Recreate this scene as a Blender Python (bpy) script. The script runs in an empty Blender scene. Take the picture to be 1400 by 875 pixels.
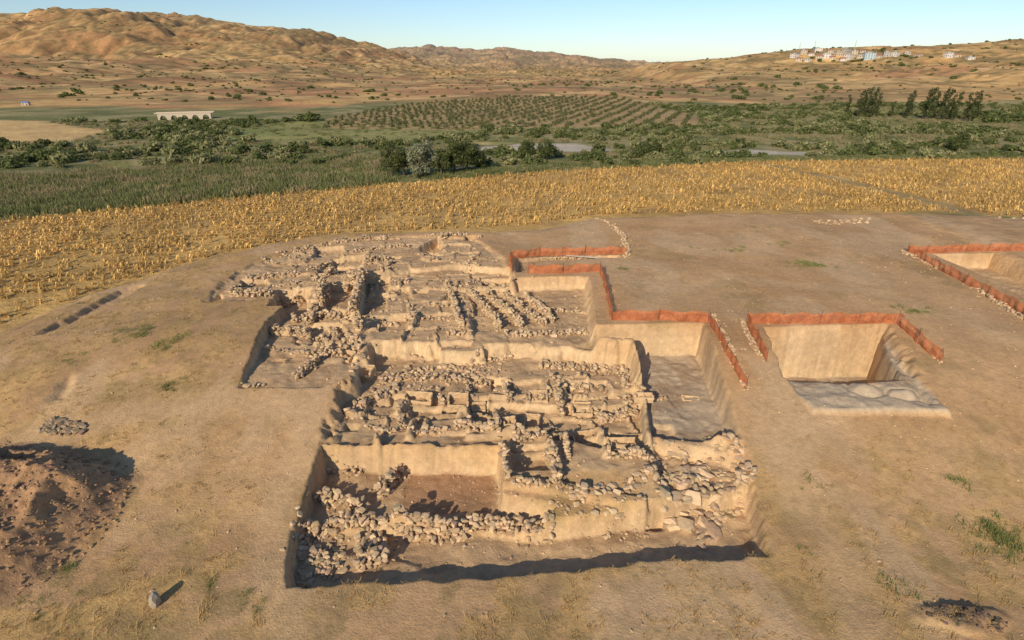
import bpy, math, random
import numpy as np
from mathutils import Vector, Matrix
rng=np.random.default_rng(7); random.seed(7)
S=bpy.context.scene
# ------------------------------------------------------------------ survey helpers
CH=16.0; F=778.0; PT=math.radians(24.2); cp,sp=math.cos(PT),math.sin(PT)
def ray(u,v):
    dx=(u-700)/F; dz=(437.5-v)/F
    return np.array([dx,cp+dz*sp,-sp+dz*cp])
def atz(u,v,z):
    d=ray(u,v); t=(z-CH)/d[2]; return (d[0]*t,d[1]*t)
def smooth(t):
    t=np.clip(t,0,1); return t*t*(3-2*t)
def hsh(xi,yi,seed):
    h=(xi.astype(np.int64)*374761393+yi.astype(np.int64)*668265263+seed*982451653)&0xffffffff
    h=((h^(h>>13))*1274126177)&0xffffffff
    h=((h^(h>>16))*2246822519)&0xffffffff
    h=h^(h>>15)
    return (h&0xffffff)/float(0xffffff)
def vn(x,y,seed=0):
    xi=np.floor(x);yi=np.floor(y);fx=x-xi;fy=y-yi
    fx=fx*fx*fx*(fx*(fx*6-15)+10);fy=fy*fy*fy*(fy*(fy*6-15)+10)
    a=hsh(xi,yi,seed);b=hsh(xi+1,yi,seed);c=hsh(xi,yi+1,seed);d=hsh(xi+1,yi+1,seed)
    return (a+(b-a)*fx)*(1-fy)+(c+(d-c)*fx)*fy
def fbm(x,y,o=4,seed=0):
    s=0;a=.5;t=0
    for i in range(o):
        s=s+a*vn(x*2**i+i*17.3,y*2**i-i*9.1,seed+i);t+=a;a*=.5
    return s/t
def ridged(x,y,o=4,seed=0):
    s=0;a=.5;t=0
    for i in range(o):
        s=s+a*(1-abs(2*vn(x*2**i+i*7.3,y*2**i-i*3.1,seed+i)-1));t+=a;a*=.5
    return s/t
def sdf(x,y,poly):
    n=len(poly);d=np.full(x.shape,1e18);s=np.ones(x.shape)
    j=n-1
    for i in range(n):
        xi,yi=poly[i];xj,yj=poly[j]
        ex,ey=xj-xi,yj-yi;wx,wy=x-xi,y-yi
        k=np.clip((wx*ex+wy*ey)/(ex*ex+ey*ey+1e-12),0,1)
        d=np.minimum(d,(wx-ex*k)**2+(wy-ey*k)**2)
        c1=y>=yi;c2=y<yj;c3=ex*wy>ey*wx
        m=(c1&c2&c3)|(~c1&~c2&~c3)
        s=np.where(m,-s,s);j=i
    return s*np.sqrt(d)
def dline(x,y,pts):
    d=np.full(x.shape,1e18)
    for (xi,yi),(xj,yj) in zip(pts[:-1],pts[1:]):
        ex,ey=xj-xi,yj-yi;wx,wy=x-xi,y-yi
        k=np.clip((wx*ex+wy*ey)/(ex*ex+ey*ey+1e-12),0,1)
        d=np.minimum(d,(wx-ex*k)**2+(wy-ey*k)**2)
    return np.sqrt(d)

# ------------------------------------------------------------------ base terrain
FZ=-3.0; VZ=-4.5
crest=[(0,465),(60,437),(130,402),(210,380),(300,348),(380,330),(480,320),(650,318),(740,312),(820,299),(1000,293),(1100,292),(1190,291),(1290,293),(1400,300)]
MOUND=[(-60,-80),(-52,-20),(-44,12)]+[atz(u,v,0) for u,v in crest]+[(75,58),(130,50),(160,-80)]
def ridgept(u,v,D):
    d=ray(u,v); t=D/d[1]; return d[0]*t, CH+d[2]*t
LAY=[
 (2300,1600,900,[(-900,110),(-500,50),(-150,38),(0,30),(80,21),(200,15),(260,21),(330,33),(420,39),(480,55),(540,72),(600,94),(680,125)]),
 (3800,1300,900,[(350,110),(450,80),(540,66),(590,62),(640,68),(690,66),(760,72),(830,81),(880,85),(950,87),(1100,87),(1400,95)]),
 (1050,720,500,[(760,124),(850,107),(875,95),(905,87),(950,82),(1020,76),(1080,70),(1150,66),(1250,63),(1330,61),(1400,53),(1800,38),(2600,60)]),
 (1150,750,450,[(-800,70),(-200,66),(0,72),(100,92),(160,88),(205,76),(235,78),(300,92),(400,98),(480,98),(560,108),(640,112),(720,112),(800,116)]),
 (440,170,300,[(380,158),(450,142),(560,130),(700,125),(830,125),(930,138),(1000,150)]),
 (620,300,200,[(-600,95),(-100,98),(0,102),(70,118),(130,122),(200,104),(280,114),(360,110),(450,120),(560,122)]),
]
LAYW=[]
for D,Wf,Wb,p in LAY:
    q=[ridgept(u,v,D) for u,v in p]; LAYW.append((D,Wf,Wb,np.array([a[0] for a in q]),np.array([a[1] for a in q])))
RIV=[[atz(u,v,VZ-.4) for u,v in P] for P in (
  [(100,240),(150,232),(210,226),(280,219),(300,222),(240,231),(170,238),(110,246)],
  [(1120,214),(1190,211),(1300,212),(1420,215),(1420,218),(1250,217),(1150,219)],
  [(630,203),(700,199),(640,197),(600,200)])]
def hbase0(x,y):
    x=np.asarray(x,float);y=np.asarray(y,float)
    s=sdf(x,y,MOUND)
    wob=(fbm(x/6,y/6,3,5)-.5)*2.5*np.exp(-np.abs(s)/10)
    m=1-smooth((s+wob+.5)/9.0)
    top=-2.3*smooth((34-y)/17.0)+(fbm(x/14,y/14,3,3)-.5)*.5+(fbm(x/2.2,y/2.2,3,9)-.5)*.10
    far=FZ+(VZ-FZ)*smooth((y-112-.05*x)/50.0)+(fbm(x/30,y/30,3,2)-.5)*.5
    out=far*(1-m)+top*m
    fm=smooth((y-200)/200.)
    out=np.where(y>120,out+fm*(fbm(x/60,y/60,4,21)-.5)*5,out)
    hh=out
    for i,(D,Wf,Wb,px,pz) in enumerate(LAYW):
        wv=(fbm(x/300.+i*5,y*0+i,3,40+i)-.5)*Wf*.3
        k=np.where(y<D,np.clip(1+(y-D-wv*np.clip((D-y)/Wf,0,1))/Wf,0,1),np.clip(1-(y-D)/Wb,0,1))
        k=np.where(y<D,k**1.15,smooth(k))
        z=np.interp(x,px,pz,left=VZ if i in(1,4) else None,right=VZ if i in (0,4,5,1) else None)
        hz=VZ+(z-VZ)*k
        amp=(np.clip(z-VZ,4,400))*np.sin(np.pi*np.clip(k,0,1))**.7
        sc=(420,500,170,200,80,110)[i]
        wx=x+(fbm(x/sc*1.3,y/sc*1.3,3,70+i)-.5)*sc*.9; wy=y+(fbm(x/sc*1.3+9,y/sc*1.3,3,75+i)-.5)*sc*.9
        g=1-ridged(wx/sc,wy/(sc*1.5),6,60+i*7)
        hz=hz+amp*(.75,.45,.6,.75,.15,.8)[i]*(g-.40)
        hh=np.maximum(hh,hz)
    if np.max(y)>300:
        hum=smooth((y-420)/500.)
        wx=x+(fbm(x/60,y/60,3,81)-.5)*60
        hh=hh-hum*(ridged(wx/85,y/120,5,82)-.60)*14*(.5+smooth((y-900)/1200)*1.8)
    hh=np.where(y>190,hh,out)
    if np.max(y)>100:
        for P in RIV:
            hh=hh-1.1*(1-smooth((sdf(x,y,P)+.5)/2.))*(y>100)
    return hh
def march(u,v,hf,t0=8,t1=7000,n=1500,dz=0):
    d=ray(u,v); ts=np.geomspace(t0,t1,n)
    g=CH+d[2]*ts-(hf(d[0]*ts,d[1]*ts)+dz)
    i=np.argmax(g<0)
    if g[i]>=0: i=n-1
    i=max(i,1)
    a,b=ts[i-1],ts[i]
    ga,gb=g[i-1],g[i]; t=a+(b-a)*ga/(ga-gb) if ga!=gb else a
    return np.array([d[0]*t,d[1]*t,CH+d[2]*t])
def B(u,v): 
    p=march(u,v,hbase0,8,150,500); return (p[0],p[1])
HEAP=[B(*q) for q in [(205,655),(165,715),(75,800),(0,850),(-60,874)]]+[(-30,8),(-34,14)]+[B(*q) for q in [(-30,610),(40,600),(100,606),(170,620)]]
PITH=B(35,655)
def hbase(x,y):
    h=hbase0(x,y)
    m=(np.abs(x+22)<22)&(y<40)&(y>0)
    if np.any(m):
        s=sdf(x,y,HEAP); n=(ridged(x/1.6,y/1.6,4,91)-.6)
        k=smooth(-s/3.4)
        h=h+np.where(m,k*(1.9+n*.9),0)
        d=np.hypot((x-PITH[0])/1.6,(y-PITH[1])/.6)
        h=h-np.where(m,.7*(1-smooth(d/1.0)),0)
    return h

# ------------------------------------------------------------------ excavation
x0,x1,y0,y1,ST=-33.,46.,8.,67.,.09
xs=np.arange(x0,x1,ST);ys=np.arange(y0,y1,ST)
X,Y=np.meshgrid(xs,ys)
Z=hbase(X,Y); BASE=Z.copy()
FLOOR=np.zeros_like(Z)
REDM=np.zeros_like(Z); GREY=np.zeros_like(Z)
def W(poly,z):
    out=[]
    for q in poly:
        out.append(B(q[0],q[1]) if len(q)==3 else atz(q[0],q[1],z))
    return out
EN=(fbm(X/.9,Y/.9,4,33)-.5)*1.15+(ridged(X/.4,Y/.4,2,35)-.6)*.12
def region(poly,pad=2.0):
    a=np.array(poly); 
    ix=slice(max(0,int((a[:,0].min()-pad-x0)/ST)),max(1,int((a[:,0].max()+pad-x0)/ST)))
    iy=slice(max(0,int((a[:,1].min()-pad-y0)/ST)),max(1,int((a[:,1].max()+pad-y0)/ST)))
    return iy,ix
def dig(poly,z,soft=.2,edge=.35,rel=False,arr=None,rough=.12):
    P=W(poly,z); iy,ix=region(P,soft+1.5)
    x=X[iy,ix];y=Y[iy,ix]
    s=sdf(x,y,P)+EN[iy,ix]*edge
    m=1-smooth((s+soft)/soft)
    zz=(BASE[iy,ix]+z) if rel else z
    zz=zz+(fbm(x/1.1,y/1.1,3,12)-.5)*rough*2
    Z[iy,ix]=Z[iy,ix]*(1-m)+zz*m
    FLOOR[iy,ix]=np.maximum(FLOOR[iy,ix],m)
    if arr is not None: arr[iy,ix]=np.maximum(arr[iy,ix],m)
def hgrid(x,y):
    fx=np.clip((np.asarray(x)-x0)/ST,0,len(xs)-1.001);fy=np.clip((np.asarray(y)-y0)/ST,0,len(ys)-1.001)
    i=fx.astype(int);j=fy.astype(int);a=fx-i;b=fy-j
    return (Z[j,i]*(1-a)+Z[j,i+1]*a)*(1-b)+(Z[j+1,i]*(1-a)+Z[j+1,i+1]*a)*b
def near(u,v): return march(u,v,hgrid,12,90,900)
def bank(pts,w,h,wob=.15):
    P=[near(u,v)[:2] for u,v in pts]; iy,ix=region(P,w+1)
    x=X[iy,ix];y=Y[iy,ix]
    s=dline(x,y,P)+EN[iy,ix]*wob
    m=1-smooth((s-w/2)/.14)
    Z[iy,ix]+=m*h
b=0
dig([(270,414,b),(300,385,b),(340,360,b),(400,340,b),(480,324,b),(600,321,b),(650,324,b),(690,348,b),(700,378,b),(690,470,b),(500,490,b),(450,500,b),(410,408,b)],-.22,.5,.6,True)
dig([(325,530,b),(362,440,b),(396,409,b),(425,405,b),(505,430,b),(505,500,b),(440,530,b)],-1.0,.2,.25)
dig([(280,412,b),(300,398,b),(305,403,b),(290,414,b)],-.8,.2,.1,True)
dig([(705,372,b),(705,352,b),(740,346,b),(850,345,b),(846,352,b),(735,357,b),(728,372,b)],-.55,.25,.1,True)
# T0
dig([(500,385),(560,372),(630,368),(700,376),(705,486),(480,492)],-.7,.25)
dig([(700,380,b),(806,378,b),(815,440,b),(822,486),(640,486),(640,400),(700,400)],-1.0,.5,.3)
# T1
dig([(455,545,b),(470,520,b),(508,490),(570,486),(640,490),(720,486),(790,492),(860,500),(890,560),(1003,600,b),(1010,640,b),(700,652),(690,618),(560,616),(436,614,b)],-1.9,.5,.9)
dig([(815,444,b),(962,441,b),(1008,575,b),(1015,600,b),(888,604),(874,548),(862,505),(782,498)],-2.3,.3,.14,arr=GREY)
dig([(690,562),(880,560),(884,615),(800,612),(700,592)],-2.35,.2)
# T3 and its continuation under the long wall
dig([(440,600,b),(447,641),(560,643),(684,645),(690,700),(760,712),(740,735),(560,725),(405,712,b),(412,680,b),(418,666,b)],-3.15,.25,.2)
dig([(560,645),(676,648),(674,704),(538,706)],-3.18,.2,arr=REDM,rough=.05)
dig([(890,610),(1000,605,b),(1020,600,b),(1038,690,b),(1000,720),(900,690),(880,640)],-2.55,.8,.6,rough=.35)
# T4
dig([(393,803,b),(520,798,b),(700,787,b),(880,770,b),(1056,761,b),(1042,700,b),(1030,650,b),(1000,690),(900,712),(800,728),(745,735),(670,728),(550,728),(440,722),(404,712,b),(390,770,b)],-3.35,.3,.3)
dig([(394,800,b),(520,797,b),(640,790,b),(560,760),(400,740)],-3.15,.4,.3)
dig([(694,622),(748,618),(754,655),(698,658)],-2.5,.15,.08)
dig([(776,604),(790,602),(835,628),(890,628),(892,636),(830,640),(772,622)],-2.9,.2,.15)
dig([(640,560),(700,556),(740,570),(690,592),(640,580)],-2.3,.2,.2)
# rooms of the upper quarter and the middle terrace
for P_,z_ in [([(382,415),(430,412),(418,440),(370,442)],-1.5),([(452,398),(486,396),(480,432),(440,430)],-1.1),([(500,388),(535,386),(530,430),(492,440)],-1.15),([(425,455),(470,452),(480,480),(430,482)],-1.5),([(520,440),(560,440),(560,460),(515,462)],-1.1),([(570,352),(600,336),(608,345),(596,360)],-1.2),([(455,360),(500,356),(495,374),(450,376)],-.8),([(530,400),(560,398),(566,416),(530,418)],-1.05),([(655,388),(700,386),(704,398),(660,400)],-1.1),
   ([(500,556),(540,552),(548,578),(500,584)],-2.35),([(560,562),(630,560),(628,586),(556,588)],-2.3),([(690,528),(740,526),(745,545),(694,548)],-2.25),([(770,532),(830,530),(838,550),(775,554)],-2.3),([(640,522),(676,520),(678,540),(640,542)],-2.2),([(600,470),(660,468),(664,480),(600,482)],-1.0),([(330,388),(366,384),(372,396),(330,398)],-.7),([(430,345),(470,342),(470,354),(430,356)],-.7)]:
    dig(P_,z_,.15,.2)
# right trench
dig([(1043,447,b),(1214,443,b),(1240,490,b),(1302,570,b),(1110,567,b),(1068,512,b)],-.75,.25,.3,arr=GREY)
dig([(1043,447,b),(1210,443,b),(1216,470,b),(1236,514,-.6),(1150,520,-.6),(1074,512,-.6)],-3.8,.2,.14)
dig([(1205,450,b),(1222,447,b),(1294,562,b),(1255,562,b)],-1.2,1.4,.8)
dig([(1275,347,b),(1420,345,b),(1460,430,b),(1400,408,b),(1340,376,b)],-1.5,.25,.15)
dig([(40,460,b),(108,424,b),(160,396,b),(212,384,b),(180,400,b),(120,432,b),(60,458,b)],-.35,.4,.4,True)
dig([(60,550,b),(75,520,b),(100,508,b),(108,520,b),(90,548,b)],-.3,.8,.3,True)
def bumpat(u,v,rx,ry,h,ring=0):
    c=near(u,v);iy,ix=region([c[:2]],max(rx,ry)+1);x=X[iy,ix];y=Y[iy,ix]
    d=np.hypot((x-c[0])/rx,(y-c[1])/ry)+EN[iy,ix]*.2
    Z[iy,ix]+=h*(1-smooth(d))-ring*np.exp(-((d-1.)/.12)**2)
bumpat(1183,531,1.0,.8,.28,.12);bumpat(1236,538,.9,.6,.22,.12);bumpat(1140,545,1.2,.6,.1)
for (u,v,r,d) in [(592,348,.8,1.1),(645,324,.7,.5),(682,522,.35,.8),(530,366,.4,.7),(470,372,.5,.6),(545,545,.4,.7),(590,548,.35,.6),(655,575,.4,.5),(780,560,.35,.5),(895,708,.4,.6),(440,378,.5,.7),(700,572,.45,.6),(840,600,.5,.5),(760,596,.4,.6),(512,445,.4,.6),(488,436,.5,.8),(455,430,.4,.6),(660,545,.35,.5),(575,400,.5,.3),(640,372,.5,.4),(540,352,.4,.5),(415,437,.4,.5),(480,585,.4,.4),(905,590,.6,.3),(620,345,.3,.4)]:
    c=near(u,v); iy,ix=region([c[:2]],r+1); x=X[iy,ix];y=Y[iy,ix]
    dd=np.maximum(abs(x-c[0]),abs(y-c[1])*1.2)+EN[iy,ix]*.3
    Z[iy,ix]-=d*(1-smooth((dd-r)/.15+.5))
def cells(poly,z,amp,cx,cy,seed,wallh=.22,ang=.05):
    P=W(poly,z); iy,ix=region(P,1); x=X[iy,ix];y=Y[iy,ix]
    s=sdf(x,y,P); m=1-smooth((s+.4)/.4)
    xr=x*math.cos(ang)+y*math.sin(ang)+EN[iy,ix]*.5+(fbm(x/2.5,y/2.5,2,seed)-.5)*.8; yr=-x*math.sin(ang)+y*math.cos(ang)+EN[iy,ix]*.4+(fbm(x/2.5,y/2.5,2,seed+50)-.5)*.8
    a=xr/cx; row=np.floor(yr/cy); a=a+hsh(row,row*0,seed)*.8
    ci=np.floor(a);fx=(a-ci);fy=yr/cy-row
    h=(hsh(ci,row,seed+1)-.5)*2*amp
    e=np.minimum(np.minimum(fx,1-fx)*cx,np.minimum(fy,1-fy)*cy)
    w=(1-smooth((e-.08)/.08))*wallh*(hsh(ci,row,seed+2)>.5)
    Z[iy,ix]+=m*(h+w)
cells([(470,550),(640,545),(700,500),(870,510),(885,560),(885,612),(700,602),(450,592)],-2.0,.2,2.3,1.8,5,.24)
cells([(500,385),(700,385),(700,470),(500,472)],-.7,.18,2.4,2.4,8,.18)
cells([(300,400),(400,345),(640,328),(690,370),(500,385),(430,400)],-.2,.15,2.6,2.6,11,.14)
cells([(370,450),(500,430),(500,495),(370,500)],-.9,.2,1.7,1.8,15,.2)
cells([(880,510),(955,510),(995,590),(890,600)],-2.3,.06,3.0,2.4,18,.0)
for pts,w,h in [([(690,612),(752,607)],.25,.35),([(560,600),(566,580)],.2,.3),([(880,560),(886,604)],.2,.35),([(820,592),(828,624)],.2,.35),([(516,602),(518,625)],.15,.5),
    ([(500,412),(540,405)],.2,.25),([(640,600),(700,592)],.2,.3),([(640,440),(642,462)],.3,.3),([(690,660),(760,668),(880,690)],.5,.25)]:
    bank(pts,w,h)
gy,gx=np.gradient(Z,ST);slope=np.hypot(gx,gy)
Z+=(fbm(X/.35,Y/.35,3,55)-.5)*.05*(.5+FLOOR)
Z+=(ridged(X/.55,Z*1.5+Y/.6,3,57)-.6)*.10*smooth((slope-.8)/1.5)*FLOOR
hm=smooth(-sdf(X,Y,HEAP)/1.0)
Z+=hm*(ridged(X/.5,Y/.5,3,58)-.6)*.18
DMP=B(1315,845); dd=np.hypot((X-DMP[0])/1.9,(Y-DMP[1])/.75)+EN*.5; dmp=1-smooth((dd-.4)/.6); Z+=dmp*(.24+.22*(ridged(X/.3,Y/.3,3,59)-.6))

# ------------------------------------------------------------------ materials
def nt(name):
    m=bpy.data.materials.new(name);m.use_nodes=True;t=m.node_tree
    b=t.nodes['Principled BSDF'];b.inputs['Roughness'].default_value=.95
    b.inputs['Specular IOR Level'].default_value=.15
    return m,t,b
def N(t,k,**kw):
    n=t.nodes.new(k)
    for a,v in kw.items(): setattr(n,a,v)
    return n
def vmat(name,scales,strength,bump=.3,bs=8.,bd=.05,rough=.95,trans=0):
    m,t,bs_=nt(name)
    bs_.inputs['Roughness'].default_value=rough
    at=N(t,'ShaderNodeAttribute',attribute_name='Col')
    tc=N(t,'ShaderNodeTexCoord'); cur=at.outputs['Color']
    for sc,st in zip(scales,strength):
        no=N(t,'ShaderNodeTexNoise');no.inputs['Scale'].default_value=sc;no.inputs['Detail'].default_value=6;no.inputs['Roughness'].default_value=.65
        t.links.new(tc.outputs['Object'],no.inputs['Vector'])
        mr=N(t,'ShaderNodeMapRange');mr.inputs[1].default_value=.3;mr.inputs[2].default_value=.7;mr.inputs[3].default_value=1-st;mr.inputs[4].default_value=1+st
        t.links.new(no.outputs['Fac'],mr.inputs[0])
        mx=N(t,'ShaderNodeVectorMath',operation='SCALE')
        t.links.new(cur,mx.inputs[0]);t.links.new(mr.outputs[0],mx.inputs['Scale']);cur=mx.outputs[0]
    t.links.new(cur,bs_.inputs['Base Color'])
    if bump>0:
        no=N(t,'ShaderNodeTexNoise');no.inputs['Scale'].default_value=bs;no.inputs['Detail'].default_value=8;no.inputs['Roughness'].default_value=.7
        t.links.new(tc.outputs['Object'],no.inputs['Vector'])
        bp=N(t,'ShaderNodeBump');bp.inputs['Strength'].default_value=bump;bp.inputs['Distance'].default_value=bd
        t.links.new(no.outputs['Fac'],bp.inputs['Height']);t.links.new(bp.outputs[0],bs_.inputs['Normal'])
    if trans>0:
        out=t.nodes['Material Output'];tr=N(t,'ShaderNodeBsdfTranslucent');t.links.new(cur,tr.inputs['Color'])
        mi=N(t,'ShaderNodeMixShader');mi.inputs[0].default_value=trans
        t.links.new(bs_.outputs[0],mi.inputs[1]);t.links.new(tr.outputs[0],mi.inputs[2]);t.links.new(mi.outputs[0],out.inputs['Surface'])
    return m
M_SITE=vmat('excavated_earth',[.35,3.,28.],[.12,.16,.24],.7,9.,.08)
M_GRD=vmat('terrain_earth',[.02,.12,.6],[.14,.22,.2],.6,.5,.8)
M_STONE=vmat('fieldstone',[6.,40.],[.15,.15],.5,14.,.03)
M_LEAF=vmat('foliage',[.8],[.2],0,trans=.3)
M_CORN=vmat('dry_corn',[.5],[.15],0,trans=.2)
M_MUD=vmat('mudbrick',[5.,30.],[.12,.12],.5,12.,.03)
def flat(name,c,r=.8,ns=20.,st=.12):
    m,t,b=nt(name);b.inputs['Roughness'].default_value=r
    no=N(t,'ShaderNodeTexNoise');no.inputs['Scale'].default_value=ns;no.inputs['Detail'].default_value=5
    tc=N(t,'ShaderNodeTexCoord');t.links.new(tc.outputs['Object'],no.inputs['Vector'])
    cr=N(t,'ShaderNodeValToRGB');cr.color_ramp.elements[0].position=.3;cr.color_ramp.elements[1].position=.7
    cr.color_ramp.elements[0].color=(*[k*(1-st) for k in c],1);cr.color_ramp.elements[1].color=(*[min(1,k*(1+st)) for k in c],1)
    t.links.new(no.outputs['Fac'],cr.inputs[0]);t.links.new(cr.outputs[0],b.inputs['Base Color'])
    return m,t,b
def col(*c): return np.array(c,float)
# ------------------------------------------------------------------ mesh tools
def link(o,parent=None):
    S.collection.objects.link(o)
    if parent is not None:o.parent=parent
    return o
def mesh_arr(name,V,Fc,C=None,mat=None,smoothf=False):
    V=np.ascontiguousarray(V,dtype=np.float32).reshape(-1,3);Fc=np.ascontiguousarray(Fc,dtype=np.int32);k=Fc.shape[1];n=len(Fc)
    me=bpy.data.meshes.new(name);me.vertices.add(len(V));me.vertices.foreach_set('co',V.ravel())
    me.loops.add(n*k);me.loops.foreach_set('vertex_index',Fc.ravel())
    me.polygons.add(n);me.polygons.foreach_set('loop_start',np.arange(0,n*k,k,dtype=np.int32))
    me.polygons.foreach_set('use_smooth',np.full(n,smoothf))
    me.update(calc_edges=True)
    if C is not None:
        a=me.color_attributes.new('Col','FLOAT_COLOR','POINT')
        cc=np.ones((len(V),4),np.float32);cc[:,:3]=C.reshape(-1,3);a.data.foreach_set('color',cc.ravel())
    if mat: me.materials.append(mat)
    return me
def grid_obj(name,xs,ys,Z,C,mat):
    nx,ny=len(xs),len(ys);Xg,Yg=np.meshgrid(xs,ys)
    V=np.stack([Xg,Yg,Z],-1).reshape(-1,3)
    i=(np.arange(ny-1)[:,None]*nx+np.arange(nx-1)[None]).ravel()
    Fc=np.stack([i,i+1,i+nx+1,i+nx],-1)
    return link(bpy.data.objects.new(name,mesh_arr(name,V,Fc,C,mat,True)))
def mix(a,b_,m): return a*(1-m[...,None])+b_*m[...,None]
SOIL=col(.49,.305,.155);SOIL2=col(.42,.25,.12);STRAW=col(.52,.335,.125);OLIVE=col(.28,.20,.085)
def mound_col(x,y):
    n1=fbm(x/7,y/7,4,101);n2=fbm(x/1.3,y/1.3,4,102);n3=fbm(x/20,y/20,3,103)
    c=np.broadcast_to(SOIL,x.shape+(3,)).copy()
    c=mix(c,SOIL2,smooth((n1-.42)/.3)*.75)
    g=smooth((26-y+ (n3-.5)*14)/12)*.8+smooth((-10-x+(n3-.5)*10)/10)*.6
    c=mix(c,STRAW,np.clip(g,0,1)*smooth((n2-.38)/.2)*.7)
    c=mix(c,OLIVE,np.clip(g,0,1)*smooth((fbm(x/.8,y/.8,4,107)-.53)/.12)*.6)
    c=mix(c,OLIVE,smooth((fbm(x/2.5,y/2.5,4,108)-.64)/.1)*.4)
    c=mix(c,col(.56,.385,.225),smooth((fbm(x/4,y/9,4,109)-.52)/.15)*.5)
    return c
CS=mound_col(X,Y)
FL=col(.51,.345,.195)
CS=mix(CS,FL,FLOOR*.85)
CS=mix(CS,col(.38,.215,.115),REDM*.9)
CS=mix(CS,col(.45,.355,.25),GREY*.85)
strata=fbm(Z*4+fbm(X/3,Y/3,2,5)*1.5,X*.12,3,77)
st=smooth((slope-.9)/1.2)*FLOOR
CS=mix(CS,col(.58,.41,.235),st*.8); CS*= (1+(strata-.5)*.6*st)[...,None]
CS=mix(CS,col(.34,.21,.115),FLOOR*(1-st)*smooth((fbm(X/1.6,Y/1.6,4,133)-.53)/.15)*.5)
CS=mix(CS,col(.42,.24,.125),hm*.9); CS=mix(CS,col(.25,.155,.09),hm*smooth((fbm(X/.9,Y/.9,4,137)-.5)/.15)*.6)
CS=mix(CS,col(.16,.11,.07),dmp*.8)
pth=[[near(u,v)[:2] for u,v in L] for L in ([(395,870),(385,800),(380,700),(400,640),(430,560),(300,545),(160,640)],[(840,470),(900,400),(1000,380),(1200,400),(1400,470)],[(1040,540),(1080,650),(1150,760),(1180,875)],[(60,600),(200,560),(300,545)])]
for L in pth:
    d=dline(X,Y,L)+EN*1.2; CS=mix(CS,col(.53,.35,.19),(1-smooth((d-.3)/1.2))*.6*(1-FLOOR))
ex=np.minimum(np.minimum(X-x0,X.max()-X),np.minimum(Y-y0,Y.max()-Y))
Z-= .25*(1-smooth(ex/.4))
s_m=sdf(X,Y,MOUND)
def field_col(x,y): 
    n=fbm(x/5,y/5,4,111);return mix(np.broadcast_to(col(.54,.34,.12),x.shape+(3,)).copy(),col(.37,.23,.09),smooth((n-.45)/.2)*.7)
CS=mix(CS,field_col(X,Y),smooth((s_m-4)/3))
grid_obj('excavation_site',xs,ys,Z,CS,M_SITE)

# ------------------------------------------------------------------ wide ground sheet
def prog(a,s0,g,cap,end):
    r=[a];s=s0
    while r[-1]<end:
        r.append(r[-1]+s);s=min(s*g,cap(r[-1]))
    return np.array(r)
xr=prog(90,1.5,1.03,lambda v:5. if v<1500 else 20,5200)
XS=np.concatenate([-xr[::-1],np.arange(-88.5,89,1.5),xr])
YS=np.concatenate([np.arange(-80,130,1.5),prog(130,1.5,1.02,lambda v:max(1.6,.006*v),7500)])
GX,GY=np.meshgrid(XS,YS)
GZ=hbase(GX,GY)
ins=(GX>x0+1.6)&(GX<x1-1.8)&(GY>y0+1.6)&(GY<y1-1.8)
GH=GZ.copy()
GZ=np.where(ins,GZ-9,GZ)
FIELD=[B(0,445)]+[atz(u,v,FZ) for u,v in [(-60,440),(-300,330),(-200,318),(0,303),(150,287),(300,273),(420,263),(560,251),(700,239),(850,229),(1000,222),(1200,218),(1400,215),(1800,212),(2400,240)]]+[(150,50),(120,20),(100,40),(70,60)]+[atz(u,v,FZ) for u,v in [(1400,298),(1290,290),(1000,290),(820,296),(700,310),(480,318),(300,345),(130,400)]]
def zonepoly(p,z=VZ): return [atz(u,v,z) for u,v in p]
TRACK=[atz(u,v,FZ) for u,v in [(1045,225),(1130,243),(1240,268),(1330,292),(1400,312)]]
ZP=dict(
 reeds=zonepoly([(-300,325),(0,304),(150,288),(300,274),(420,264),(530,253),(530,240),(400,240),(300,249),(150,262),(0,276),(-300,296)],FZ),
 crop=zonepoly([(300,192),(350,172),(420,163),(640,163),(700,168),(640,186),(480,198)]),
 pale=zonepoly([(-200,198),(0,197),(110,192),(150,180),(60,166),(-200,160)]),
 gravel=zonepoly([(640,206),(680,198),(790,196),(865,207),(760,209)]),
 gravel2=zonepoly([(955,211),(1020,207),(1130,211),(1100,218),(980,218)]),
 orchard=zonepoly([(440,162),(450,150),(560,134),(700,128),(840,128),(950,146),(965,158),(800,160),(620,163)],-1),
 brown=zonepoly([(-200,255),(0,245),(160,238),(420,215),(520,215),(520,240),(300,252),(140,268),(0,284),(-200,300)],-3.7))
n1=fbm(GX/12,GY/12,4,201);n2=fbm(GX/90,GY/90,4,202);n3=fbm(GX/35,GY/35,4,203);n4=fbm(GX/400,GY/400,4,207)
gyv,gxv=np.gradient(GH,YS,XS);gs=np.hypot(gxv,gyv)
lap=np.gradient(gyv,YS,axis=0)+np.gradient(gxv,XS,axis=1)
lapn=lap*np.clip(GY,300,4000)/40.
DG=col(.51,.31,.125);RED=col(.42,.21,.10);PAL=col(.60,.40,.175);SCR=col(.17,.135,.06)
C=np.broadcast_to(DG,GX.shape+(3,)).copy()
C=mix(C,RED,smooth((n2*.6+n4*.4-.45)/.08)*.8)
C=mix(C,PAL,smooth((n3*.5+fbm(GX/150,GY/60,3,209)*.5-.50)/.07)*.7)
cell=hsh(np.floor((GX+n3*50)/60),np.floor((GY+n3*60)/80),5)
C*= (1+(cell-.5)*.45*smooth((GY-350)/200))[...,None]
C=mix(C,SCR,smooth((fbm(GX/60,GY/60,5,212)-.53)/.07)*.5)
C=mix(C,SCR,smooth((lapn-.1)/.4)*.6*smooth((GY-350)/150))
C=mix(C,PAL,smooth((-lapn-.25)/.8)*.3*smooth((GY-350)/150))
C=mix(C,RED*.85,smooth((gs-.30)/.2)*.5)
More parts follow.
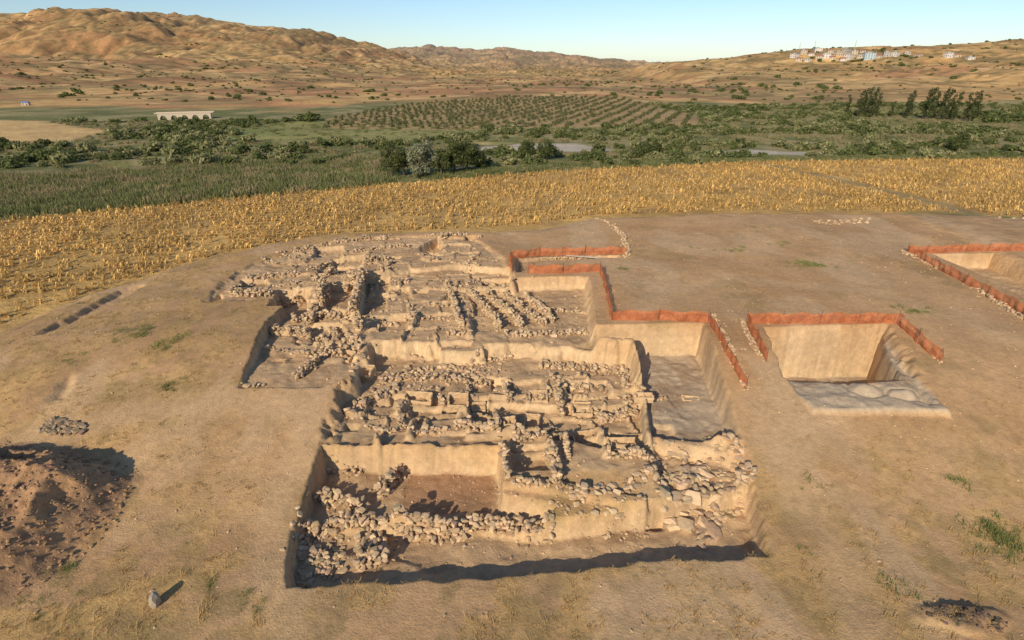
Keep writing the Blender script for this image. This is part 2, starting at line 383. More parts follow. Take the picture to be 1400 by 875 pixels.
rough_far=smooth((GY-1300)/1200)
C=mix(C,SCR,rough_far*smooth((fbm(GX/170,GY/170,5,215)-.49)/.07)*.55)
C=mix(C,SCR*.9,smooth((fbm(GX/12,GY/14,3,216)-.59)/.06)*.6*smooth((GY-320)/100))
C=mix(C,col(.36,.31,.29),smooth((GY-1500)/3800)*.5)  # aerial haze painted into the vertex colour, greyer with distance
vb=smooth((GY-118)/12)*(1-smooth((GY-330+ (n3-.5)*80+np.where(GX<-90,40,0))/40))
GRN=col(.16,.165,.06);GR2=col(.29,.245,.115)
gcol=mix(np.broadcast_to(GRN,C.shape).copy(),GR2,smooth((n1-.42)/.2))
C=mix(C,gcol,vb)
def zmask(name,soft=3): return 1-smooth((sdf(GX,GY,ZP[name])+(n1-.5)*10+soft/2)/soft)
vzone=(sdf(GX,GY,FIELD)>0)&(GY<125)&(sm_:=sdf(GX,GY,MOUND)>14)
C=mix(C,gcol,vzone.astype(float))
C=mix(C,col(.15,.165,.06),zmask('reeds'))
C=mix(C,col(.30,.22,.12),zmask('brown'))
crow=.5+.5*np.sin(GY*1.1+GX*.5)
cropc=mix(np.broadcast_to(col(.22,.24,.08),C.shape).copy(),col(.31,.27,.10),smooth((n1-.4)/.2)*.7)*(1-.12*crow[...,None])
C=mix(C,cropc,zmask('crop')*.95)
C=mix(C,PAL,zmask('pale'));C=mix(C,col(.48,.41,.32),zmask('gravel'));C=mix(C,col(.48,.41,.32),zmask('gravel2'))
C=mix(C,col(.38,.26,.12),zmask('orchard')*.9)
fm=1-smooth((sdf(GX,GY,FIELD)+.5)/1.5)
sm=sdf(GX,GY,MOUND)
C=mix(C,field_col(GX,GY),np.maximum(fm,(sm>0)*(sm<14)*(GY<100)*smooth((sm-4)/3)))
C=mix(C,col(.28,.22,.11),(1-smooth((dline(GX,GY,TRACK)-.6)/1.2))*.8)
C=mix(C,mound_col(GX,GY),1-smooth((sm-4)/3))
hmm=smooth(-sdf(GX,GY,HEAP)/1.0); C=mix(C,col(.36,.22,.12),hmm*.9)
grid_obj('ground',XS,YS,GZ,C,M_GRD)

# ------------------------------------------------------------------ river
m,t,bb=nt('river_water');bb.inputs['Base Color'].default_value=(.07,.075,.06,1);bb.inputs['Roughness'].default_value=.12;bb.inputs['Specular IOR Level'].default_value=.5
no=N(t,'ShaderNodeTexNoise');no.inputs['Scale'].default_value=.8;bp=N(t,'ShaderNodeBump');bp.inputs['Strength'].default_value=.15;t.links.new(no.outputs[0],bp.inputs['Height']);t.links.new(bp.outputs[0],bb.inputs['Normal'])
M_WAT=m
for P in RIV:
    cx=sum(p[0] for p in P)/len(P);cy=sum(p[1] for p in P)/len(P)
    V=[(cx,cy,VZ-.45)]+[((p[0]-cx)*1.06+cx,(p[1]-cy)*1.1+cy,VZ-.45) for p in P]
    n=len(P);me=mesh_arr('river',np.array(V),np.array([[0,i+1,(i+1)%n+1] for i in range(n)]),None,M_WAT)
    link(bpy.data.objects.new('river',me))

# ------------------------------------------------------------------ stones
import bmesh
def ico(sub):
    bm=bmesh.new();bmesh.ops.create_icosphere(bm,subdivisions=sub,radius=1);bm.verts.index_update()
    V=np.array([v.co[:] for v in bm.verts]);Fc=np.array([[v.index for v in f.verts] for f in bm.faces]);bm.free();return V,Fc
def protos(sub,n=12):
    V,Fc=ico(sub);out=[]
    for i in range(n):
        e=rng.uniform(.35,.6);P=np.sign(V)*np.abs(V)**e
        P=P*rng.uniform(.75,1.15,3)
        P[:,0]+=P[:,1]*rng.normal(0,.2)
        for k in range(7):
            d=rng.normal(size=3);d/=np.linalg.norm(d);c=rng.uniform(.55,.9);h=P@d
            P=P-np.outer(np.clip(h-c,0,None)*.95,d)
        P=P*(1+rng.normal(0,.03,(len(P),1)));out.append(P*.5)
    return out,Fc
PR={1:protos(1),2:protos(2)}
STC=col(.54,.385,.235)
def stones(C,SZ,lod=2,tint=None):
    pr,Fc=PR[lod];n=len(C);C=np.asarray(C,float);SZ=np.asarray(SZ,float)
    k=rng.integers(0,len(pr),n);P=np.array(pr)[k]*SZ[:,None,:]
    a=rng.uniform(0,6.283,n);tx=rng.normal(0,.22,n)
    ca,sa=np.cos(a),np.sin(a)
    cx_,sx_=np.cos(tx),np.sin(tx)
    y=P[...,1]*cx_[:,None]-P[...,2]*sx_[:,None];z=P[...,1]*sx_[:,None]+P[...,2]*cx_[:,None]
    x=P[...,0]*ca[:,None]-y*sa[:,None];y=P[...,0]*sa[:,None]+y*ca[:,None]
    V=np.stack([x,y,z],-1)+C[:,None,:]
    nv=V.shape[1];FF=(Fc[None]+(np.arange(n)*nv)[:,None,None]).reshape(-1,3)
    base=STC if tint is None else tint
    br=rng.uniform(.66,1.15,(n,1,1));hu=rng.normal(0,.008,(n,1,3))
    cc=np.clip(base*br+hu,.03,.8)*np.ones((1,nv,1))
    return V.reshape(-1,3),FF,cc.reshape(-1,3)
def stone_obj(name,C,SZ,lod=2,tint=None):
    if len(C)==0:return
    V,FF,cc=stones(C,SZ,lod,tint);link(bpy.data.objects.new(name,mesh_arr(name,V,FF,cc,M_STONE)))
def wall(pts,w,c,s=.27,name='stone_wall',drop=.10):
    s=s*.94;c=c+(1 if c>2 else 0)
    P=[near(u,v) for u,v in pts];C=[];SZ=[]
    for p,q in zip(P[:-1],P[1:]):
        d=(q-p)[:2];L=np.hypot(*d)
        if L<.05:continue
        d/=L;nn=np.array([-d[1],d[0]])
        na=max(1,int(L/(s*.95)));nr=max(1,int(round(w/(s*.92))))
        for i in range(na):
            nz=vn(np.array([i*.33+p[0]]),np.array([p[1]]),9)[0]
            hv=c-(1 if nz>.6 else 0)-(1 if nz>.85 else 0)
            wob=(vn(np.array([i*.2+p[1]]),np.array([p[0]]),19)[0]-.5)*s*1.1
            for j in range(nr):
                off=(j-(nr-1)/2)*s*.92+wob
                for k in range(max(1,hv)):
                    if rng.random()<(drop+ (.25 if k==hv-1 and hv>1 else 0)):continue
                    a=(i+.5+rng.normal(0,.2))*L/na
                    xy=p[:2]+d*a+nn*(off+rng.normal(0,s*.17))
                    mid=p[:2]+d*a
                    z0=min(hgrid(xy[0],xy[1]),hgrid(mid[0],mid[1])+.1)
                    C.append((xy[0],xy[1],z0+(k+.3)*s*.64))
                    f=s*rng.uniform(.6,1.35);SZ.append((f*rng.uniform(1.,1.5),f*rng.uniform(.85,1.15),f*rng.uniform(.6,.95)))
        for i in range(int(na*.7)):
            a=rng.random()*L;xy=p[:2]+d*a+nn*rng.normal(0,w*.6+.25);f=s*rng.uniform(.25,.8)
            C.append((xy[0],xy[1],hgrid(xy[0],xy[1])+f*.15));SZ.append((f*1.2,f,f*.7))
    y=np.mean([p[1] for p in P])
    stone_obj(name,C,SZ,2 if y<30 else 1)
WALLS=[
 ([(408,712),(480,716),(560,718),(640,722),(700,722),(758,730)],.75,3,.26),
 ([(412,722),(425,750),(440,770),(458,785)],.75,2,.26),
 ([(506,735),(508,778)],1.35,3,.25),
 ([(552,636),(520,682)],.35,5,.26),([(445,620),(495,648)],.5,2,.25),([(432,682),(505,696)],.4,3,.27),
 ([(689,612),(692,634),(696,658)],.3,4,.24),([(750,610),(756,634),(764,662)],.4,4,.24),([(700,605),(768,602)],.25,3,.22),([(768,602),(778,630)],.3,3,.24),
 ([(585,735),(600,742),(640,732)],.3,2,.25),
 ([(780,684),(850,668),(915,652)],.9,2,.3),([(800,700),(850,712)],.3,1,.3),([(905,625),(940,632),(965,645)],.7,2,.33),([(960,602),(1005,610),(1020,640),(1018,665)],.8,2,.33),([(920,655),(975,690),(985,715)],.5,2,.35),
 ([(738,500),(800,503),(858,506)],.9,2,.26),([(745,520),(812,532)],.45,2,.26),([(870,536),(912,546)],.5,2,.24),
 ([(520,524),(560,516),(620,518),(690,520)],.7,2,.28),([(640,495),(700,490)],.5,2,.28),([(560,508),(600,502),(650,507)],.7,1,.28),
 ([(474,566),(500,548),(545,532)],.6,2,.27),([(622,585),(676,588)],.35,3,.22),([(818,578),(872,570)],.3,3,.22),([(795,560),(815,558),(822,580)],.25,3,.2),
 ([(715,548),(752,546)],.4,2,.24),([(675,570),(684,598)],.25,4,.22),([(830,622),(892,634)],.3,3,.22),([(700,660),(750,662),(790,676)],.4,2,.25),
 ([(548,552),(552,590)],.3,2,.22),([(556,590),(610,590)],.3,2,.22),([(600,528),(606,556)],.3,2,.24),([(690,528),(696,556)],.3,3,.22),([(758,530),(766,572)],.3,3,.22),([(770,528),(835,526)],.35,2,.24),([(850,512),(862,556)],.35,2,.24),([(640,520),(645,545)],.3,2,.22),([(498,584),(545,590)],.3,2,.22),([(700,592),(760,590)],.3,2,.22),
 ([(612,388),(622,420),(632,452)],.5,3,.25),([(640,395),(660,422),(684,452)],.42,4,.25),([(664,398),(690,425),(714,450)],.42,4,.25),([(690,402),(720,430),(744,446)],.4,3,.25),([(715,405),(745,430),(756,442)],.35,3,.25),
 ([(625,388),(660,384),(700,388)],.4,2,.26),([(690,455),(745,458),(802,454)],.6,2,.26),([(752,424),(802,425)],.35,2,.25),([(610,457),(640,452)],.4,2,.25),
 ([(553,437),(585,436),(615,437)],.5,2,.26),([(560,418),(564,436)],.35,2,.26),([(585,416),(612,420)],.3,2,.26),([(520,440),(545,446)],.4,2,.26),([(515,410),(560,412)],.3,2,.26),
 ([(446,392),(436,415),(420,445)],.8,4,.28),([(498,378),(490,405),(484,430),(492,452)],.6,5,.28),([(470,400),(486,380)],.5,3,.28),
 ([(370,455),(420,458),(490,470)],.5,3,.27),([(400,440),(440,436),(480,428)],.6,3,.28),([(365,476),(400,482),(440,488)],.35,2,.26),([(455,455),(470,475),(492,480)],.4,3,.26),
 ([(316,404),(360,406),(412,400)],.6,3,.28),([(336,382),(370,378),(410,374)],.5,2,.28),([(372,392),(412,386)],.4,2,.28),([(318,395),(345,388)],.5,1,.3),
 ([(400,345),(425,340),(445,332)],.6,2,.3),([(448,332),(500,326),(545,326)],.6,2,.3),([(360,352),(380,360)],.5,1,.3),([(430,384),(470,372)],.6,3,.28),([(500,382),(560,386)],.5,2,.27),
 ([(500,362),(530,354)],.4,3,.28),([(470,345),(520,340),(560,338)],.5,2,.28),([(580,324),(640,320)],.6,2,.3),([(600,340),(612,325)],.5,4,.28),([(585,358),(600,356)],.3,3,.28),([(618,358),(655,366)],.4,2,.28),([(645,330),(658,324)],.5,3,.28),
 ([(640,360),(650,350)],.4,2,.28),([(520,372),(535,360)],.3,3,.28),
 ([(404,520),(425,505),(446,485)],.5,3,.26),([(332,528),(362,528)],.4,1,.26),([(436,480),(470,486)],.4,3,.26),
 ([(480,500),(515,505)],.3,2,.24),([(420,370),(450,362)],.4,2,.28),([(380,345),(410,350)],.4,1,.28)]
for a in WALLS: wall(*a)
KERBS=[([(735,352),(800,354),(858,352)],.5,2,.28),([(860,350),(852,325),(838,308)],.4,2,.25),([(838,308),(815,299)],.3,1,.25),([(974,432),(1000,480),(1022,534)],.35,2,.2),([(1014,436),(1030,470),(1044,494)],.35,1,.2),
 ([(1232,344),(1310,380),(1400,438)],.45,2,.22),([(1228,434),(1288,498)],.25,1,.18)]
for p,w_,c_,s_ in KERBS: wall(p,w_,c_,s_,'stone_kerb')
def scatter(poly,n,s0,s1,name,lod=1,z=None,dens=None,power=2.2,tint=None):
    P=[tuple(near(u,v)[:2]) for u,v in poly];a=np.array(P)
    x=rng.uniform(a[:,0].min(),a[:,0].max(),n*3);y=rng.uniform(a[:,1].min(),a[:,1].max(),n*3)
    k=sdf(x,y,P)<0
    if dens: k&=(fbm(x/dens,y/dens,3,300)>.5)
    x=x[k][:n];y=y[k][:n];s=s0+(s1-s0)*rng.random(len(x))**power
    C=np.stack([x,y,hgrid(x,y)+s*.13],-1);SZ=np.stack([s*rng.uniform(.9,1.5,len(x)),s,s*rng.uniform(.5,.8,len(x))],-1)
    stone_obj(name,C,SZ,lod,tint)
scatter([(905,650),(965,640),(990,690),(985,735),(925,725),(895,690)],75,.3,.7,'boulder_pile',2,power=1.3)
scatter([(895,605),(1015,600),(1035,690),(990,720),(890,690)],220,.1,.42,'rubble_stones',2)
scatter([(960,720),(985,740),(975,757),(955,745)],6,.3,.5,'boulder_pile',2)
scatter([(400,712),(470,720),(470,790),(395,795)],170,.1,.34,'rubble_stones',2)
scatter([(470,490),(700,485),(870,505),(880,600),(700,600),(460,590)],300,.05,.26,'rubble_stones',1)
scatter([(300,410),(400,345),(480,322),(640,322),(690,360),(690,460),(500,490),(370,500),(430,410)],650,.06,.32,'rubble_stones',1,dens=1.2)
scatter([(610,385),(800,385),(805,460),(610,460)],130,.06,.26,'rubble_stones',1)
scatter([(470,495),(560,490),(690,490),(690,540),(480,560)],130,.15,.36,'rubble_stones',2,dens=1.)
scatter([(440,640),(680,640),(760,730),(980,745),(560,770),(430,790)],260,.04,.16,'rubble_stones',1)
scatter([(740,690),(900,680),(900,735),(790,735)],90,.08,.28,'rubble_stones',1)
scatter([(50,590),(75,572),(110,578),(120,592),(85,596)],150,.12,.34,'rubble_pile',2,power=1.2,tint=col(.34,.25,.16))
scatter([(0,600),(190,640),(160,720),(0,850)],900,.04,.2,'spoil_heap_clods',1,tint=col(.38,.235,.13))
scatter([(1110,303),(1150,299),(1190,297),(1190,305),(1130,308)],50,.2,.6,'rubble_pile',1)
scatter([(1300,300),(1400,296),(1420,325),(1330,318)],140,.15,.45,'rubble_pile',1)
scatter([(0,470),(380,330),(800,300),(1400,310),(1400,870),(0,870)],4500,.03,.13,'loose_pebbles',1,power=3)
scatter([(1250,835),(1300,828),(1380,850),(1370,866),(1290,855)],160,.05,.2,'dump_clods',1,tint=col(.17,.12,.08))
c=near(215,826)
stone_obj('standing_rock',[(c[0],c[1],c[2]+.2)],[(.6,.45,.8)],2,col(.45,.36,.27))

# ------------------------------------------------------------------ mudbrick cists
def boxq(x0_,x1_,y0_,y1_,z0_,z1_):
    v=np.array([[x0_,y0_,z0_],[x1_,y0_,z0_],[x1_,y1_,z0_],[x0_,y1_,z0_],[x0_,y0_,z1_],[x1_,y0_,z1_],[x1_,y1_,z1_],[x0_,y1_,z1_]])
    f=np.array([[0,3,2,1],[4,5,6,7],[0,1,5,4],[1,2,6,5],[2,3,7,6],[3,0,4,7]]);return v,f
def join(parts):
    V=[];Fc=[];o=0
    for v,f in parts: V.append(v);Fc.append(f+o);o+=len(v)
    return np.concatenate(V),np.concatenate(Fc)
def cist(u,v,w,d,h,rot,tilt):
    p=near(u,v);t_=.10
    parts=[boxq(-w/2,w/2,-d/2,-d/2+t_,-.25,h*.5),boxq(-w/2,w/2,d/2-t_,d/2,-.25,h),boxq(-w/2,-w/2+t_,-d/2+t_,d/2-t_,-.25,h*.85),boxq(w/2-t_,w/2,-d/2+t_,d/2-t_,-.25,h*.8)]
    V,Fc=join(parts)
    me=mesh_arr('mudbrick_cist',V,Fc,np.ones((len(V),3))*col(.54,.375,.215),M_MUD)
    o=link(bpy.data.objects.new('mudbrick_cist',me));o.location=(p[0],p[1],p[2]-.04);o.rotation_euler=(tilt,rng.normal(0,.06),rot)
    bv=o.modifiers.new('b','BEVEL');bv.width=.035;bv.segments=2
    sb=o.modifiers.new('s','SUBSURF');sb.subdivision_type='SIMPLE';sb.levels=sb.render_levels=3
    tx=bpy.data.textures.new('mud','CLOUDS');tx.noise_scale=.22;dm=o.modifiers.new('d','DISPLACE');dm.texture=tx;dm.strength=.13
for a in [(626,552,1.2,.9,.55,.1,.1),(572,548,1.6,.7,.5,-.05,.05),(495,508,1.5,.9,.3,-.25,.25),(470,487,1.4,.9,.25,-.35,.2),(795,562,1.2,1.,.4,0,0),(727,582,.9,1.1,.5,-.15,.15),(736,545,1.1,.8,.4,.0,.1),(560,516,.9,.6,.3,.5,.1),(880,542,1.1,.5,.2,0,0),(945,545,1.1,.5,.12,0,.1),(697,580,.7,.5,.4,.1,0),(385,452,1.2,.8,.3,.1,0),(800,602,1.3,1.,.35,.1,.05),(850,610,1.5,.9,.3,0,.05),(655,560,.8,.6,.4,0,0)]: cist(*a)

# ------------------------------------------------------------------ orange safety fences
m,t,bb=nt('orange_mesh');tc=N(t,'ShaderNodeTexCoord')
no=N(t,'ShaderNodeTexNoise');no.inputs['Scale'].default_value=2.5;no.inputs['Detail'].default_value=4;t.links.new(tc.outputs['Object'],no.inputs['Vector'])
cr=N(t,'ShaderNodeValToRGB');cr.color_ramp.elements[0].position=.3;cr.color_ramp.elements[1].position=.7
cr.color_ramp.elements[0].color=(.56,.15,.05,1);cr.color_ramp.elements[1].color=(.74,.27,.11,1)
t.links.new(no.outputs[0],cr.inputs[0]);t.links.new(cr.outputs[0],bb.inputs['Base Color']);bb.inputs['Roughness'].default_value=.6
tr=N(t,'ShaderNodeBsdfTranslucent');t.links.new(cr.outputs[0],tr.inputs[0]);tp=N(t,'ShaderNodeBsdfTransparent')
m1=N(t,'ShaderNodeMixShader');m1.inputs[0].default_value=.35;m2=N(t,'ShaderNodeMixShader')
n5=N(t,'ShaderNodeTexNoise');n5.inputs['Scale'].default_value=9.;t.links.new(tc.outputs['Object'],n5.inputs['Vector'])
mr=N(t,'ShaderNodeMapRange');mr.inputs[1].default_value=.3;mr.inputs[2].default_value=.7;mr.inputs[3].default_value=.1;mr.inputs[4].default_value=.5;t.links.new(n5.outputs[0],mr.inputs[0])
t.links.new(mr.outputs[0],m2.inputs[0])
t.links.new(bb.outputs[0],m1.inputs[1]);t.links.new(tr.outputs[0],m1.inputs[2]);t.links.new(m1.outputs[0],m2.inputs[1]);t.links.new(tp.outputs[0],m2.inputs[2]);t.links.new(m2.outputs[0],t.nodes['Material Output'].inputs['Surface'])
M_OR=m
M_ROD,_,_=flat('rusty_rod',(.16,.10,.07),.7)
def tube(p,q,r0,r1,n=6):
    p=np.array(p,float);q=np.array(q,float);d=q-p;d/=np.linalg.norm(d)+1e-9
    a=np.cross(d,[0,0,1.]);a=a/np.linalg.norm(a) if np.linalg.norm(a)>1e-3 else np.array([1.,0,0]);b_=np.cross(d,a)
    th=np.arange(n)*2*np.pi/n;ring=np.outer(np.cos(th),a)+np.outer(np.sin(th),b_)
    V=np.concatenate([p+ring*r0,q+ring*r1]);Fc=np.array([[i,(i+1)%n,n+(i+1)%n,n+i] for i in range(n)]);return V,Fc
def fence(pts,h=.85):
    P=[]
    for u,v in pts:
        q=B(u,v);P.append(np.array([q[0],q[1]]))
    em=bpy.data.objects.new('orange_safety_fence',None);link(em)
    V=[];acc=0;rods=[]
    NV=6
    for p,q in zip(P[:-1],P[1:]):
        L=np.hypot(*(q-p));n=max(2,int(L/.15));nn=np.array([-(q-p)[1],(q-p)[0]])/L
        for i in range(n+1):
            a=i/n;xy=p+(q-p)*a;sag=.14*abs(math.sin((acc+a*L)*math.pi/2.2))+rng.normal(0,.018)
            g=float(hbase0(np.array([xy[0]]),np.array([xy[1]]))[0])
            bul=.11*math.sin((acc+a*L)*2.3)+.06*math.sin((acc+a*L)*7.1)+rng.normal(0,.02)
            for k in range(NV):
                f=k/(NV-1);o=nn*(bul*math.sin(f*3.14)+rng.normal(0,.02)+.03)
                V.append((xy[0]+o[0],xy[1]+o[1],g-.04+f*(h-sag)))
        m_=max(1,int(round(L/2.2)))
        for i in range(m_+1):
            xy=p+(q-p)*i/m_;g=float(hbase0(np.array([xy[0]]),np.array([xy[1]]))[0])
            rods.append(tube((xy[0],xy[1],g-.2),(xy[0]+rng.normal(0,.03),xy[1]+rng.normal(0,.03),g+h+.12),.014,.014,5))
        acc+=L
    nc=len(V)//NV;i=(np.arange(nc-1)[:,None]*NV+np.arange(NV-1)[None]).ravel()
    me=mesh_arr('netting',np.array(V),np.stack([i,i+1,i+NV+1,i+NV],-1),None,M_OR,True);link(bpy.data.objects.new('netting',me),em)
    v,f=join(rods);link(bpy.data.objects.new('posts',mesh_arr('posts',v,f,None,M_ROD)),em)
fence([(700,372),(698,354),(738,349),(800,348),(856,347)],.8)
fence([(722,374),(770,374),(820,371),(828,400),(836,438),(900,438),(968,441),(992,485),(1018,533)],.85)
fence([(1048,495),(1034,468),(1020,442),(1120,443),(1226,443),(1252,468),(1284,496)],.9)
fence([(1440,456),(1400,430),(1320,388),(1240,346),(1320,344),(1440,343)],.85)
p=near(770,354);q=near(842,353);M_PL,_,_=flat('weathered_plank',(.55,.48,.38),.8)
V,Fc=boxq(-np.hypot(*(q-p)[:2])/2,np.hypot(*(q-p)[:2])/2,-.1,.1,0,.05)
o=link(bpy.data.objects.new('timber_plank',mesh_arr('timber_plank',V,Fc,None,M_PL)));o.location=(p+q)/2+np.array([0,0,.12]);o.rotation_euler=(0,0,math.atan2(q[1]-p[1],q[0]-p[0]))

# ------------------------------------------------------------------ corn field
def cornproto(k):
    Q=[];C_=[]
    H=rng.uniform(.45,.8)
    lean=rng.normal(0,.18,2)
    for a in (0,1.57):
        w=.02;dx,dy=math.cos(a)*w,math.sin(a)*w
        Q.append([(-dx,-dy,0),(dx,dy,0),(dx+lean[0],dy+lean[1],H),(-dx+lean[0],-dy+lean[1],H)]);C_.append(.85)
    for i in range(8):
        z=H*(.1+.8*i/8);a=rng.uniform(0,6.28);l=rng.uniform(.25,.5);w=.065
        bx,by=lean[0]*z/H,lean[1]*z/H;ca,sa=math.cos(a),math.sin(a)
        m_=(bx+ca*l*.5,by+sa*l*.5,z+.05);e=(bx+ca*l,by+sa*l,max(.02,z-rng.uniform(.1,.4)))
        Q.append([(bx-sa*w,by+ca*w,z),(bx+sa*w,by-ca*w,z),(m_[0]+sa*w,m_[1]-ca*w,m_[2]),(m_[0]-sa*w,m_[1]+ca*w,m_[2])]);C_.append(rng.uniform(.65,1.2))
        Q.append([(m_[0]-sa*w,m_[1]+ca*w,m_[2]),(m_[0]+sa*w,m_[1]-ca*w,m_[2]),(e[0]+sa*.02,e[1]-ca*.02,e[2]),(e[0]-sa*.02,e[1]+ca*.02,e[2])]);C_.append(rng.uniform(.65,1.2))
    return np.array(Q,float),np.array(C_)
CP=[cornproto(i) for i in range(8)]
ang=math.radians(9);rowsp=1.45
aa=np.arange(-190,230,.42);rr=np.arange(15,190,rowsp)
A,R=np.meshgrid(aa,rr);A=A+rng.normal(0,.18,A.shape);R=R+rng.normal(0,.09,R.shape)+np.sin(A/25)*.8
cxp=(A*math.cos(ang)-R*math.sin(ang)).ravel();cyp=(A*math.sin(ang)+R*math.cos(ang)).ravel()
k=(np.abs(cxp)<.98*cyp+8)&(cyp>28)&(cyp<145);cxp=cxp[k];cyp=cyp[k]
k=(sdf(cxp,cyp,FIELD)<-.3)&(sdf(cxp,cyp,MOUND)>5.0+3*fbm(cxp/4,cyp/4,2,3))&(dline(cxp,cyp,TRACK)>1.5)&(rng.random(len(cxp))>.08+.5*smooth((fbm(cxp/5,cyp/5,3,401)-.5)/.15))
cxp=cxp[k];cyp=cyp[k];n=len(cxp);print('CORN',n)
pk=rng.integers(0,8,n);Qs=np.array([c[0] for c in CP])[pk];Cs=np.array([c[1] for c in CP])[pk]
a=rng.uniform(0,6.28,n);sc=rng.uniform(.6,1.25,n);ca=(np.cos(a)*sc)[:,None,None];sa=(np.sin(a)*sc)[:,None,None]
zb=hbase0(cxp,cyp)
V=np.stack([Qs[...,0]*ca-Qs[...,1]*sa+cxp[:,None,None],Qs[...,0]*sa+Qs[...,1]*ca+cyp[:,None,None],Qs[...,2]*sc[:,None,None]+zb[:,None,None]-.03],-1)
tone=(.8+.45*fbm(cxp/9,cyp/9,3,402))*rng.uniform(.7,1.2,n)
cc=(col(.66,.43,.15)[None,None,:]*Cs[...,None]*tone[:,None,None])[:,:,None,:]*np.ones((1,1,4,1))
V=V.reshape(-1,3);Fc=np.arange(len(V)).reshape(-1,4)
link(bpy.data.objects.new('dry_corn_field',mesh_arr('dry_corn_field',V,Fc,cc,M_CORN)))

# ------------------------------------------------------------------ vegetation
def leaves(blobs,n,size,ca_,cb_):
    B_=np.array(blobs);w=B_[:,3]**2;w/=w.sum();k=rng.choice(len(B_),n,p=w)
    d=rng.normal(size=(n,3));d/=np.linalg.norm(d,axis=1)[:,None]
    r=B_[k,3]*rng.uniform(.55,1.08,n);asp=B_[k,4] if B_.shape[1]>4 else 1.
    P=B_[k,:3]+d*r[:,None]*np.stack([np.ones(n),np.ones(n),np.ones(n)*asp],-1)
    P[:,2]=np.maximum(P[:,2],.02)
    nn=d+rng.normal(0,.6,(n,3));nn/=np.linalg.norm(nn,axis=1)[:,None]
    a=np.cross(nn,rng.normal(size=(n,3)));a/=np.linalg.norm(a,axis=1)[:,None];b_=np.cross(nn,a)
    s=(size*rng.uniform(.6,1.4,n))[:,None]
    V=np.stack([P-a*s,P-b_*s*.6,P+a*s,P+b_*s*.6],1)
    tn=rng.random(n)[:,None];cc=(ca_*(1-tn)+cb_*tn)*rng.uniform(.75,1.2,(n,1))
    return V.reshape(-1,3),np.arange(n*4).reshape(-1,4),np.repeat(cc,4,0)
def plant_mesh(name,blobs,n,size,ca_,cb_,trunk=None):
    V,Fc,C_=leaves(blobs,n,size,ca_,cb_)
    if trunk:
        v,f=join([tube(*t_) for t_ in trunk]);Fc=np.concatenate([Fc,f+len(V)]);V=np.concatenate([V,v]);C_=np.concatenate([C_,np.ones((len(v),3))*col(.16,.12,.08)])
    return mesh_arr(name,V,Fc,C_,M_LEAF)
def bushp(i,ca_,cb_,n=260,flat_=.7):
    bl=[]
    for k in range(rng.integers(4,8)):
        a=rng.uniform(0,6.28);r=rng.uniform(0,.6);bl.append((math.cos(a)*r,math.sin(a)*r,rng.uniform(.2,.65)*flat_,rng.uniform(.3,.55),flat_))
    return plant_mesh('bush_foliage',bl,n,.13,ca_,cb_,[((0,0,-.1),(0,0,.5),.06,.03)])
G1,G2=col(.08,.10,.034),col(.175,.20,.07);G3,G4=col(.21,.205,.095),col(.33,.30,.155)
BD=[bushp(i,G1,G2) for i in range(5)];BL=[bushp(i,G2,G4) for i in range(4)];BO=[bushp(i,G3,G4,200,.5) for i in range(4)]
def reedp(ca_,cb_):
    n=110;V=[];C_=[]
    for i in range(n):
        x,y=rng.normal(0,.7,2);h=rng.uniform(.4,.8);lx,ly=rng.normal(0,.22,2);a=rng.uniform(0,6.28);w=.05;dx,dy=math.cos(a)*w,math.sin(a)*w
        V+= [(x-dx,y-dy,0),(x+dx,y+dy,0),(x+lx+dx*.3,y+ly+dy*.3,h),(x+lx-dx*.3,y+ly-dy*.3,h)];t_=rng.random();C_+=[(ca_*(1-t_)+cb_*t_)]*4
    return mesh_arr('reeds',np.array(V),np.arange(len(V)).reshape(-1,4),np.array(C_),M_LEAF)
RD=[reedp(col(.13,.15,.055),col(.25,.25,.105)) for i in range(4)];RB=[reedp(col(.24,.19,.10),col(.38,.31,.17)) for i in range(3)]
def mass(name,xy,meshes,s0,s1,zs=1.,zoff=0.):
    em=link(bpy.data.objects.new(name,None));
    if len(xy)==0:return
    zz=hbase(xy[:,0],xy[:,1])
    for (x,y),z in zip(xy,zz):
        o=bpy.data.objects.new('plant',meshes[rng.integers(0,len(meshes))]);s=s0+(s1-s0)*rng.random()**1.8
        o.location=(x,y,z-.05+zoff);o.rotation_euler=(0,0,rng.uniform(0,6.28));o.scale=(s*rng.uniform(.85,1.2),s,s*zs*rng.uniform(.8,1.2));link(o,em)
def samp(n,xa,xb,ya,yb,wedge=.95):
    x=rng.uniform(xa,xb,n);y=rng.uniform(ya,yb,n);k=np.abs(x)<wedge*y+10;return np.stack([x[k],y[k]],-1)
def inz(p,nm,d=0): return sdf(p[:,0],p[:,1],ZP[nm])<d
def anyriv(p,d=1.): 
    r=np.zeros(len(p),bool)
    for P in RIV:r|=sdf(p[:,0],p[:,1],P)<d
    return r
infield=lambda p,d=1.: sdf(p[:,0],p[:,1],FIELD)<d
p=samp(14000,-300,340,118,330)
bad=infield(p,2)|inz(p,'crop',-1)|inz(p,'pale',0)|inz(p,'gravel',2.5)|inz(p,'gravel2',2.5)|anyriv(p,1.5)|inz(p,'orchard',2)|inz(p,'reeds',0)|(hbase0(p[:,0],p[:,1])>VZ+3.5)|((p[:,0]<-60)&(p[:,1]>235))
p=p[~bad];d_=fbm(p[:,0]/22,p[:,1]/14,3,500)
pb=p[(d_>.46)][:3300];mass('riverside_bushes',pb,BD+BL,.9,3.2)
pb=p[(d_<=.50)][:2300];mass('riverside_scrub',pb,BO+RB+BL,.7,1.6,.8)
p=samp(9000,-150,20,60,190);p=p[inz(p,'reeds',-.1)&~infield(p,.2)];mass('reed_bed',p[:1900],RD+RB[:1],.9,1.6,1.0);mass('reed_bed_bushes',p[1900:2500],BL+BO+BD,.7,1.9)
